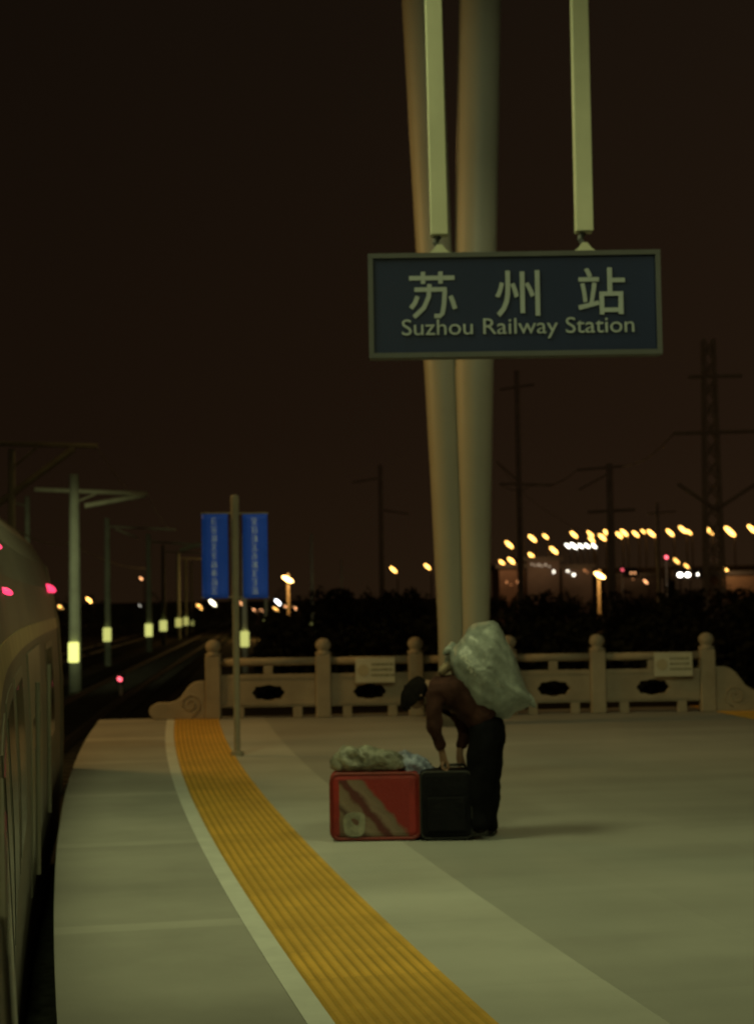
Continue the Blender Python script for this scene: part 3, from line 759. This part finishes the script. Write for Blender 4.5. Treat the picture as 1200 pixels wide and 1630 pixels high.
g3 = 'dark masts against the right-hand sky'
mast(830, 590, 90, 10, None, 'dark mast close right of the canopy legs', [(795,620,850,612,4), (795,770,880,772,4), (790,735,830,770,3)], m_dmast, g3)
mast(975, 738, 84, 13, None, 'dark mast rising through the amber lamp row just right of the big sodium lamp', [(918,748,990,742,4), (935,815,1010,811,5), (920,780,975,750,3)], m_dmast, g3)
mast(1050, 800, 110, 6, None, 'thin dark mast below the row of amber lamps', [(1030,818,1075,814,3)], m_dmast, g3)
def pylon():
    px, Y = 1138, 70; s = F/Y; b = W(px, 1000, Y)
    t = thing('lattice_pylon', 'tall dark lattice pylon with cross arms at the right', 'pylon', (b.x, Y, -1.12))
    H_ = W(px, 540, Y).z + 1.12
    for sx_ in (-1, 1):
        for sy in (-1, 1): obj('leg', T([(sx_*.42, sy*.42, 0), (sx_*.22, sy*.22, H_)], .055, 6), m_dmast, t)
    bm = bmesh.new(); n = 16
    for k in range(n):
        z0, z1 = H_*k/n, H_*(k+1)/n; w0 = .42 - .2*k/n; w1 = .42 - .2*(k+1)/n
        for sy in (-1, 1):
            tube(bm, [(-w0, sy*w0, z0), (w1, sy*w1, z1)], .035, 5); tube(bm, [(w0, sy*w0, z0), (-w1, sy*w1, z1)], .035, 5)
            tube(bm, [(sy*w0, -w0, z0), (sy*w1, w1, z1)], .035, 5)
    obj('lattice', bm, m_dmast, t)
    for (x0, y0, x1, y1) in ((1072,690,1215,686), (1078,770,1140,812), (1210,765,1138,812), (1095,600,1180,598)):
        A = W(x0, y0, Y) - t.location; Bp = W(x1, y1, Y) - t.location
        obj('cross_arm', T([A, Bp], .09, 6), m_dmast, t)
pylon()
def wire(pts, lab, r=.03, m=m_dmast):
    P_ = [W(*p) for p in pts]; out = []
    for a, b in zip(P_, P_[1:]):
        for k in range(8):
            t = k/8; q = a.lerp(b, t); q.z -= .35*math.sin(PI*t); out.append(q)
    out.append(P_[-1])
    tag(obj('overhead_wire', T(out, r, 5), m), lab, 'wire', 'overhead wires')
wire([(-30,805,34),(110,864,75),(235,905,120)], 'overhead wire dropping from the train roof behind the pale mast', .025, m_armg)
wire([(156,712,32),(236,787,50),(281,843,75)], 'overhead wire linking the tips of the left brackets', .012, m_dmast)
wire([(790,735,90),(880,820,100),(960,850,110)], 'dark wire falling from the mast beside the canopy legs', .02)
wire([(918,748,84),(850,770,90),(795,771,90)], 'dark wire between the two right-hand masts', .03)
wire([(1072,690,70),(990,742,84)], 'dark wire between the lattice pylon and the mast left of it', .03)

# ------------------------------------------------------------------ far lights
m_lpole = mat('lamp_pole', (.10, .08, .06), .6, .2, 2)
AMB, WHT, RED, ORG = (1.0, .50, .11), (1.0, .95, .80), (1.0, .12, .16), (1.0, .45, .18)
def em(c, s):
    k = 'lamp_%d_%d_%d_%d' % (c[0]*100, c[1]*100, c[2]*100, s*10)
    return mat(k, c, .4, 0, emit=s, ecol=c)
def street_lamp(px, py, Y, c, s, size, label, grp, h=8.0, gz=None, pole=True, cat='street lamp', rot=.75):
    p = W(px, py, Y); r = size * Y / F / 2
    gz = p.z - h if gz is None else gz
    t = thing('street_lamp', label, cat, (p.x, Y, gz), grp)
    hz = p.z - gz
    obj('lamp_head', ball((0, 0, hz), r, (2.9, .9, .95), (0, rot, 0)), em(c, s), t, smooth=True)  # stretched, tilted shape imitates the streak of a blurred light
    if pole:
        ar = .09 * Y / 300 + .02
        obj('pole', T([(r*1.2+.3, .2, 0), (r*1.2+.3, .2, hz - .3), (r*.9+.1, .1, hz + .15), (-r*.3, .05, hz + .12)], [ar*1.4, ar, ar*.8, ar*.8], 8), m_lpole, t)
    return t
rowA = [(799,896,4.6),(814,893,5.6),(830,889,5.6),(846,885,5.2)]
for i, (x, y, s) in enumerate(rowA):
    street_lamp(x, y, 230, AMB, 6, s, '%s amber street lamp from the left in the short lower row beside the canopy leg' % ORD[i], 'amber lamps in the lower row')
rowB = [(810,867,5.8),(828,862,3.2),(847,857,5.8),(868,854,4),(881,876,5.8),(913,851,5.2),(939,850,4.8),(941,859,4.6),(958,855,5.6),(966,849,5.6),(985,852,5.0),(993,848,5.4),(1011,850,4.8),(1023,846,3.2),(1036,849,5.8),(1066,848,5.6),(1086,843,5.8),(1096,847,4),(1128,845,6.2),(1161,846,8),(1196,842,6.5)]
ORD += ['twenty-first']
for i, (x, y, s) in enumerate(rowB):
    street_lamp(x, y, 300 - i*1.5, AMB, 6, s, '%s amber street lamp from the left in the long upper row at right' % ORD[i], 'amber lamps along the elevated road')
for i, x in enumerate((903, 913, 924, 934, 945)):
    street_lamp(x, 869, 260, WHT, 6, 3.6 if i != 1 else 5, '%s white lamp from the left in the cluster under the amber row' % ORD[i], 'white lamps in a cluster')
LB = 'orange lamps beyond the tracks at left'
for (x, y, c, s, st, lab) in (
    (98,968,AMB,4.6,6,'amber lamp just right of the train end'), (143,956,AMB,5,6,'amber lamp just right of the pale mast'),
    (225,921,ORG,2.6,3,'small orange lamp highest above the line of masts'), (223,964,WHT,2,.8,'faint white lamp above the yellow mast markers'),
    (318,966,AMB,5,6,'amber lamp below and left of the left banner'), (339,960,(1.,.92,.6),5.4,6,'cream lamp directly under the left banner'),
    (382,960,ORG,4.2,4,'orange lamp between the two banners at their foot'), (405,972,ORG,3.8,3.5,'left one of two close orange lamps under the right banner'),
    (416,972,ORG,3.2,3,'right one of two close orange lamps under the right banner'), (443,959,(.95,.97,1.),5,6,'white lamp right of the right banner foot'),
    (439,970,AMB,4.2,4,'amber lamp just below the white lamp'), (457,968,ORG,4,3.5,'orange lamp at the foot of the big glowing lamp'),
    (470,968,ORG,4,3.5,'rightmost orange lamp beside the big glowing lamp'), (626,907,AMB,5,6,'lone amber lamp left of the canopy leg'),
    (680,902,AMB,4.6,6,'lone amber lamp touching the canopy leg on its left')):
    street_lamp(x, y, 210, c, st, s, lab, LB, 7, gz=-1.1)
street_lamp(1155, 908, 210, AMB, 6, 5, 'lone amber lamp low at right, beneath the upper row', 'low amber lamps at right', 7, gz=-1.1)
street_lamp(1076, 893, 215, AMB, 4, 4.4, 'upper one of two dull yellow lamps beside the red light', 'low amber lamps at right', 7, gz=-1.1)
street_lamp(1092, 901, 215, AMB, 4, 3.8, 'lower one of two dull yellow lamps above the headlights', 'low amber lamps at right', 7, gz=-1.1)
street_lamp(1027, 926, 215, ORG, 3, 3.2, 'small orange lamp lowest of the right-hand lights', 'low amber lamps at right', 7, gz=-1.1)
# two big near sodium lamps with lit poles
for (x, y, lab) in ((458, 922, 'big glowing sodium lamp right of the banners with lit pole'), (954, 916, 'big glowing sodium lamp over the balustrade at right with lit pole')):
    t = street_lamp(x, y, 120, (1.0, .60, .20), 9, 7, lab, 'big sodium lamps', 5, pole=False, gz=-1.1, rot=.5)
    hz = W(x, y, 120).z + 1.1
    obj('pole', T([(0, .6, 0), (0, .6, hz + .3), (0, .1, hz + .3)], .12, 10), mat('lit_pole', (.14, .10, .07), .6, .1, 2), t)
    q = W(x, y, 120); point((q.x, 118.6, q.z - .3), 900, SODIUM, .25)
# red signals
def signal(px, py, Y, s, lab, st=4):
    p = W(px, py, Y); r = s*Y/F/2
    t = thing('signal_light', lab, 'signal light', (p.x, Y, -1.12), 'red signal lights')
    h = p.z + 1.12
    obj('post', T([(0, .2, 0), (0, .2, h + r*2)], max(.05, r*.35), 8), m_dmast, t)
    obj('housing', B(-r*1.5, r*1.5, .02, .3, h - r*2.2, h + r*2.6), m_dark, t)
    obj('lens', ball((0, 0, h), r, (1.3, .6, 1.0), (0, .7, 0)), em(RED, st), t, smooth=True)
signal(1060, 887, 200, 5, 'bright red signal light left of the dull yellow lamps')
signal(990, 907, 200, 4, 'dim red signal light right of the big sodium lamp', 1.5)
signal(191, 1081, 48, 7, 'small red ground signal low beside the track behind the train', 2.6)
# car with headlights on the far road
def car(px, py, Y, c, s, n, lab, st=9, gap=1.3):
    p = W(px, py, Y); t = thing('car', lab, 'car', (p.x, Y, p.z - .65), 'cars on the far road')
    bm = bmesh.new()
    pr = [(0,.25),(.05,.75),(1.1,.9),(1.7,1.4),(3.2,1.42),(3.9,.95),(4.3,.85),(4.35,.25)]
    rows = [[bm.verts.new((x, y + .15, z)) for y, z in pr] for x in (-.85, .85)]
    bm.faces.new(rows[0]); bm.faces.new(rows[1][::-1])
    for k in range(len(pr)): j = (k+1)%len(pr); bm.faces.new((rows[0][k], rows[0][j], rows[1][j], rows[1][k]))
    obj('body', bm, mat('dark_car_paint', (.03, .03, .035), .3, 0), t, bevel=.06)
    for x in (-.8, .8):
        for y in (.9, 3.5): obj('wheel', T([(x-.1, y, .32), (x+.1, y, .32)], .32, 14), m_dmast, t)
    for x in ((-gap/2, gap/2) if n == 2 else (0,)): obj('headlight' if c != RED else 'tail_light', ball((x, .05, .65), s*Y/F/2, (1, .6, .9)), em(c, st), t, smooth=True)
car(1088, 915, 200, (1, .93, .80), 8, 2, 'car with two blazing white headlights below the amber row', 10, .95)
car(1115, 914, 215, WHT, 5, 2, 'car with smaller white headlights right of the blazing pair', 6, .7)
car(1007, 912, 215, ORG, 3.2, 2, 'car with faint orange lights near the dim red signal', 2, .5)
# elevated road and its lit neighbours
def seg_box(bm, a, b, w_, z0, z1):
    a, b = Vector(a), Vector(b); d = (b-a).normalized(); n_ = Vector((-d.y, d.x, 0))*w_/2
    v = [bm.verts.new((q.x, q.y, z)) for z in (z0, z1) for q in (a-n_, a+n_, b+n_, b-n_)]
    for f in ((0,1,2,3),(7,6,5,4),(0,4,5,1),(1,5,6,2),(2,6,7,3),(3,7,4,0)): bm.faces.new([v[i] for i in f])
er = thing('elevated_road', 'dark elevated road behind the balustrade carrying the upper row of amber lamps', 'elevated road', (0, 0, 0))
m_via = mat('viaduct_concrete', (.09, .075, .06), .85, .2, .3)
pts = [(23, 305), (36, 300), (52, 292), (66, 284), (84, 272), (110, 250)]
bm = bmesh.new()
for a, b in zip(pts, pts[1:]): seg_box(bm, (*a, 0), (*b, 0), 9, 4.6, 5.6)
obj('deck', bm, m_via, er)
bm = bmesh.new()
for a, b in zip(pts, pts[1:]):
    d = (Vector(b)-Vector(a)).normalized(); o_ = Vector((d.y, -d.x))*4.4
    seg_box(bm, (a[0]+o_.x, a[1]+o_.y, 0), (b[0]+o_.x, b[1]+o_.y, 0), .25, 5.61, 6.5)
obj('parapet', bm, m_via, er)
for a in pts[1:-1]: obj('pier', T([(a[0], a[1], -1.1), (a[0], a[1], 4.59)], [.9, 1.0], 12), m_via, er)
def building(x0, x1, ytop, Y, dep, lab, wins, colr, lamp=None):
    a = W(x0, 1000, Y); b = W(x1, 1000, Y); h = W((x0+x1)/2, ytop, Y).z + 1.12
    t = thing('building', lab, 'building', ((a.x+b.x)/2, Y, -1.12), 'low buildings far beyond the balustrade'); w_ = b.x - a.x
    obj('wall', B(-w_/2, w_/2, 0, dep, 0, h), mat('far_wall_%d' % x0, colr, .9, .2, .4), t)
    obj('roof', B(-w_/2-.4, w_/2+.4, -.4, dep+.4, h+.005, h+.5), m_via, t)
    for (px, py, ww, hh, st, c) in wins:
        p = W(px, py, Y); lx = p.x - (a.x+b.x)/2; z = p.z + 1.12; s_ = Y/F
        o = obj('window', B(lx-ww*s_/2, lx+ww*s_/2, -.08, -.01, z-hh*s_/2, z+hh*s_/2), em(c, st), t)
        obj('sill', B(lx-ww*s_*.6, lx+ww*s_*.6, -.22, -.09, z-hh*s_*.62, z-hh*s_*.52), m_via, o)
    if lamp: point((a.x + w_*lamp[0], Y - 3.5, lamp[1]), lamp[2], (1, .62, .3), .3)
wn = [(846,898,2,2,.4,WHT),(851,900,2,2,.35,WHT),(857,899,2,3,.5,WHT),(862,901,2,2,.4,WHT),(868,899,2,3,.5,WHT),(874,902,2,2,.4,WHT),(881,910,3,5,2.5,WHT)]
building(840, 892, 893, 190, 12, 'low building with a row of faint lit windows right of the canopy leg', wn, (.16, .12, .10), (.4, 5, 160))
building(796, 836, 905, 180, 12, 'low brown-lit shed tight against the canopy leg', [(806,927,2,3,.8,ORG),(824,926,3,5,1.2,ORG),(813,931,2,2,.4,ORG)], (.26, .15, .10), (.3, 6, 240))
building(896, 944, 905, 195, 12, 'low building with a few white lit windows left of the big sodium lamp', [(903,909,3,3,3,WHT),(913,915,4,4,3.5,WHT),(908,912,2,2,1,WHT),(930,908,3,3,.5,ORG),(934,911,2,2,.4,ORG)], (.16, .12, .10), (.5, 5, 120))
building(1150, 1230, 915, 200, 12, 'low orange-lit wall at the far right under the lone lamp', [(1188,905,2,3,.3,ORG)] if False else [], (.30, .18, .10), (.15, 5, 260))
building(962, 1052, 918, 260, 14, 'long dark shed behind the big sodium lamp', [(1007,922,2,2,.4,ORG)], (.10, .075, .06), (.5, 6, 160))
# dark belt of trees and scrub behind the balustrade
def tree(px, ytop, Y, wpx, lab, seed, grp='dark trees behind the balustrade'):
    rnd = random.Random(seed); b = W(px, 1000, Y); h = W(px, ytop, Y).z + 1.12; cw = wpx*Y/F/2
    t = thing('tree', lab, 'tree', (b.x, Y, -1.12), grp)
    bm = bmesh.new(); tube(bm, [(0,0,0), (.05,.03,h*.35), (0,0,h*.8)], [.14,.10,.03], 8)
    for k in range(6):
        an = rnd.uniform(0, 2*PI); z = h*rnd.uniform(.25, .6); tube(bm, [(0,0,z), (math.cos(an)*cw*.6, math.sin(an)*cw*.6, z + h*.2)], [.05, .015], 5)
    obj('trunk', bm, mat('bark', (.05, .04, .03), .9, .3, 5), t)
    bm = bmesh.new(); cl = [(Vector((rnd.gauss(0,.42)*cw, rnd.gauss(0,.42)*cw, h*rnd.uniform(.25,.92))), rnd.uniform(.25,.5)*cw) for _ in range(16)]
    for c, r in cl:
        for k in range(90):
            d = Vector((rnd.gauss(0,1), rnd.gauss(0,1), rnd.gauss(0,.8))).normalized() * r * rnd.uniform(.5,1.05) + c
            if d.z < .1: continue
            if d.z > h: continue
            u = Vector((rnd.gauss(0,1), rnd.gauss(0,1), rnd.gauss(0,1))).normalized(); v_ = u.orthogonal().normalized(); s_ = rnd.uniform(.07,.14)
            bm.faces.new([bm.verts.new(d + u*s_), bm.verts.new(d + v_*s_*.6), bm.verts.new(d - u*s_), bm.verts.new(d - v_*s_*.6)])
    obj('crown', bm, mat('dark_leaves', (.04, .045, .028), .8, .4, 2), t)
tl = [(520,955,58,90),(560,938,62,110),(600,948,56,100),(652,935,60,110),(820,948,58,110),(868,940,64,120),(915,950,56,100),(1000,940,62,120),(1045,950,57,100),(1100,938,63,130),(1165,935,58,120)]
for i, (x, y, Y, w_) in enumerate(tl):
    tree(x, y, Y, w_, '%s dark bushy tree from the left behind the balustrade' % ORD[i], 50 + i)
def scrub(name, xa, xb, Y, h, n, seed, lab):
    rnd = random.Random(seed); bm = bmesh.new()
    for k in range(n):
        x = rnd.uniform(xa, xb); y = Y + rnd.uniform(-2.5, 2.5); hh = h * (.55 + .45*abs(mnoise.noise(Vector((x*.5, y*.3, seed))))*2)
        z = -1.1 + hh * rnd.random()**.6
        u = Vector((rnd.gauss(0,1), rnd.gauss(0,1), rnd.gauss(0,1))).normalized(); v_ = u.orthogonal().normalized(); s_ = rnd.uniform(.08,.17); d = Vector((x, y, z))
        bm.faces.new([bm.verts.new(d + u*s_), bm.verts.new(d + v_*s_*.7), bm.verts.new(d - u*s_), bm.verts.new(d - v_*s_*.7)])
    tag(obj(name, bm, mat('dark_leaves', (.04, .045, .028))), lab, 'scrub', kind='stuff')
scrub('scrub_belt', -3.5, 17, 48, 2.6, 26000, 3, 'dark low scrub growing behind the balustrade')
scrub('far_scrub', -70, 60, 150, 3.4, 26000, 5, 'dark far scrub below the amber lights')
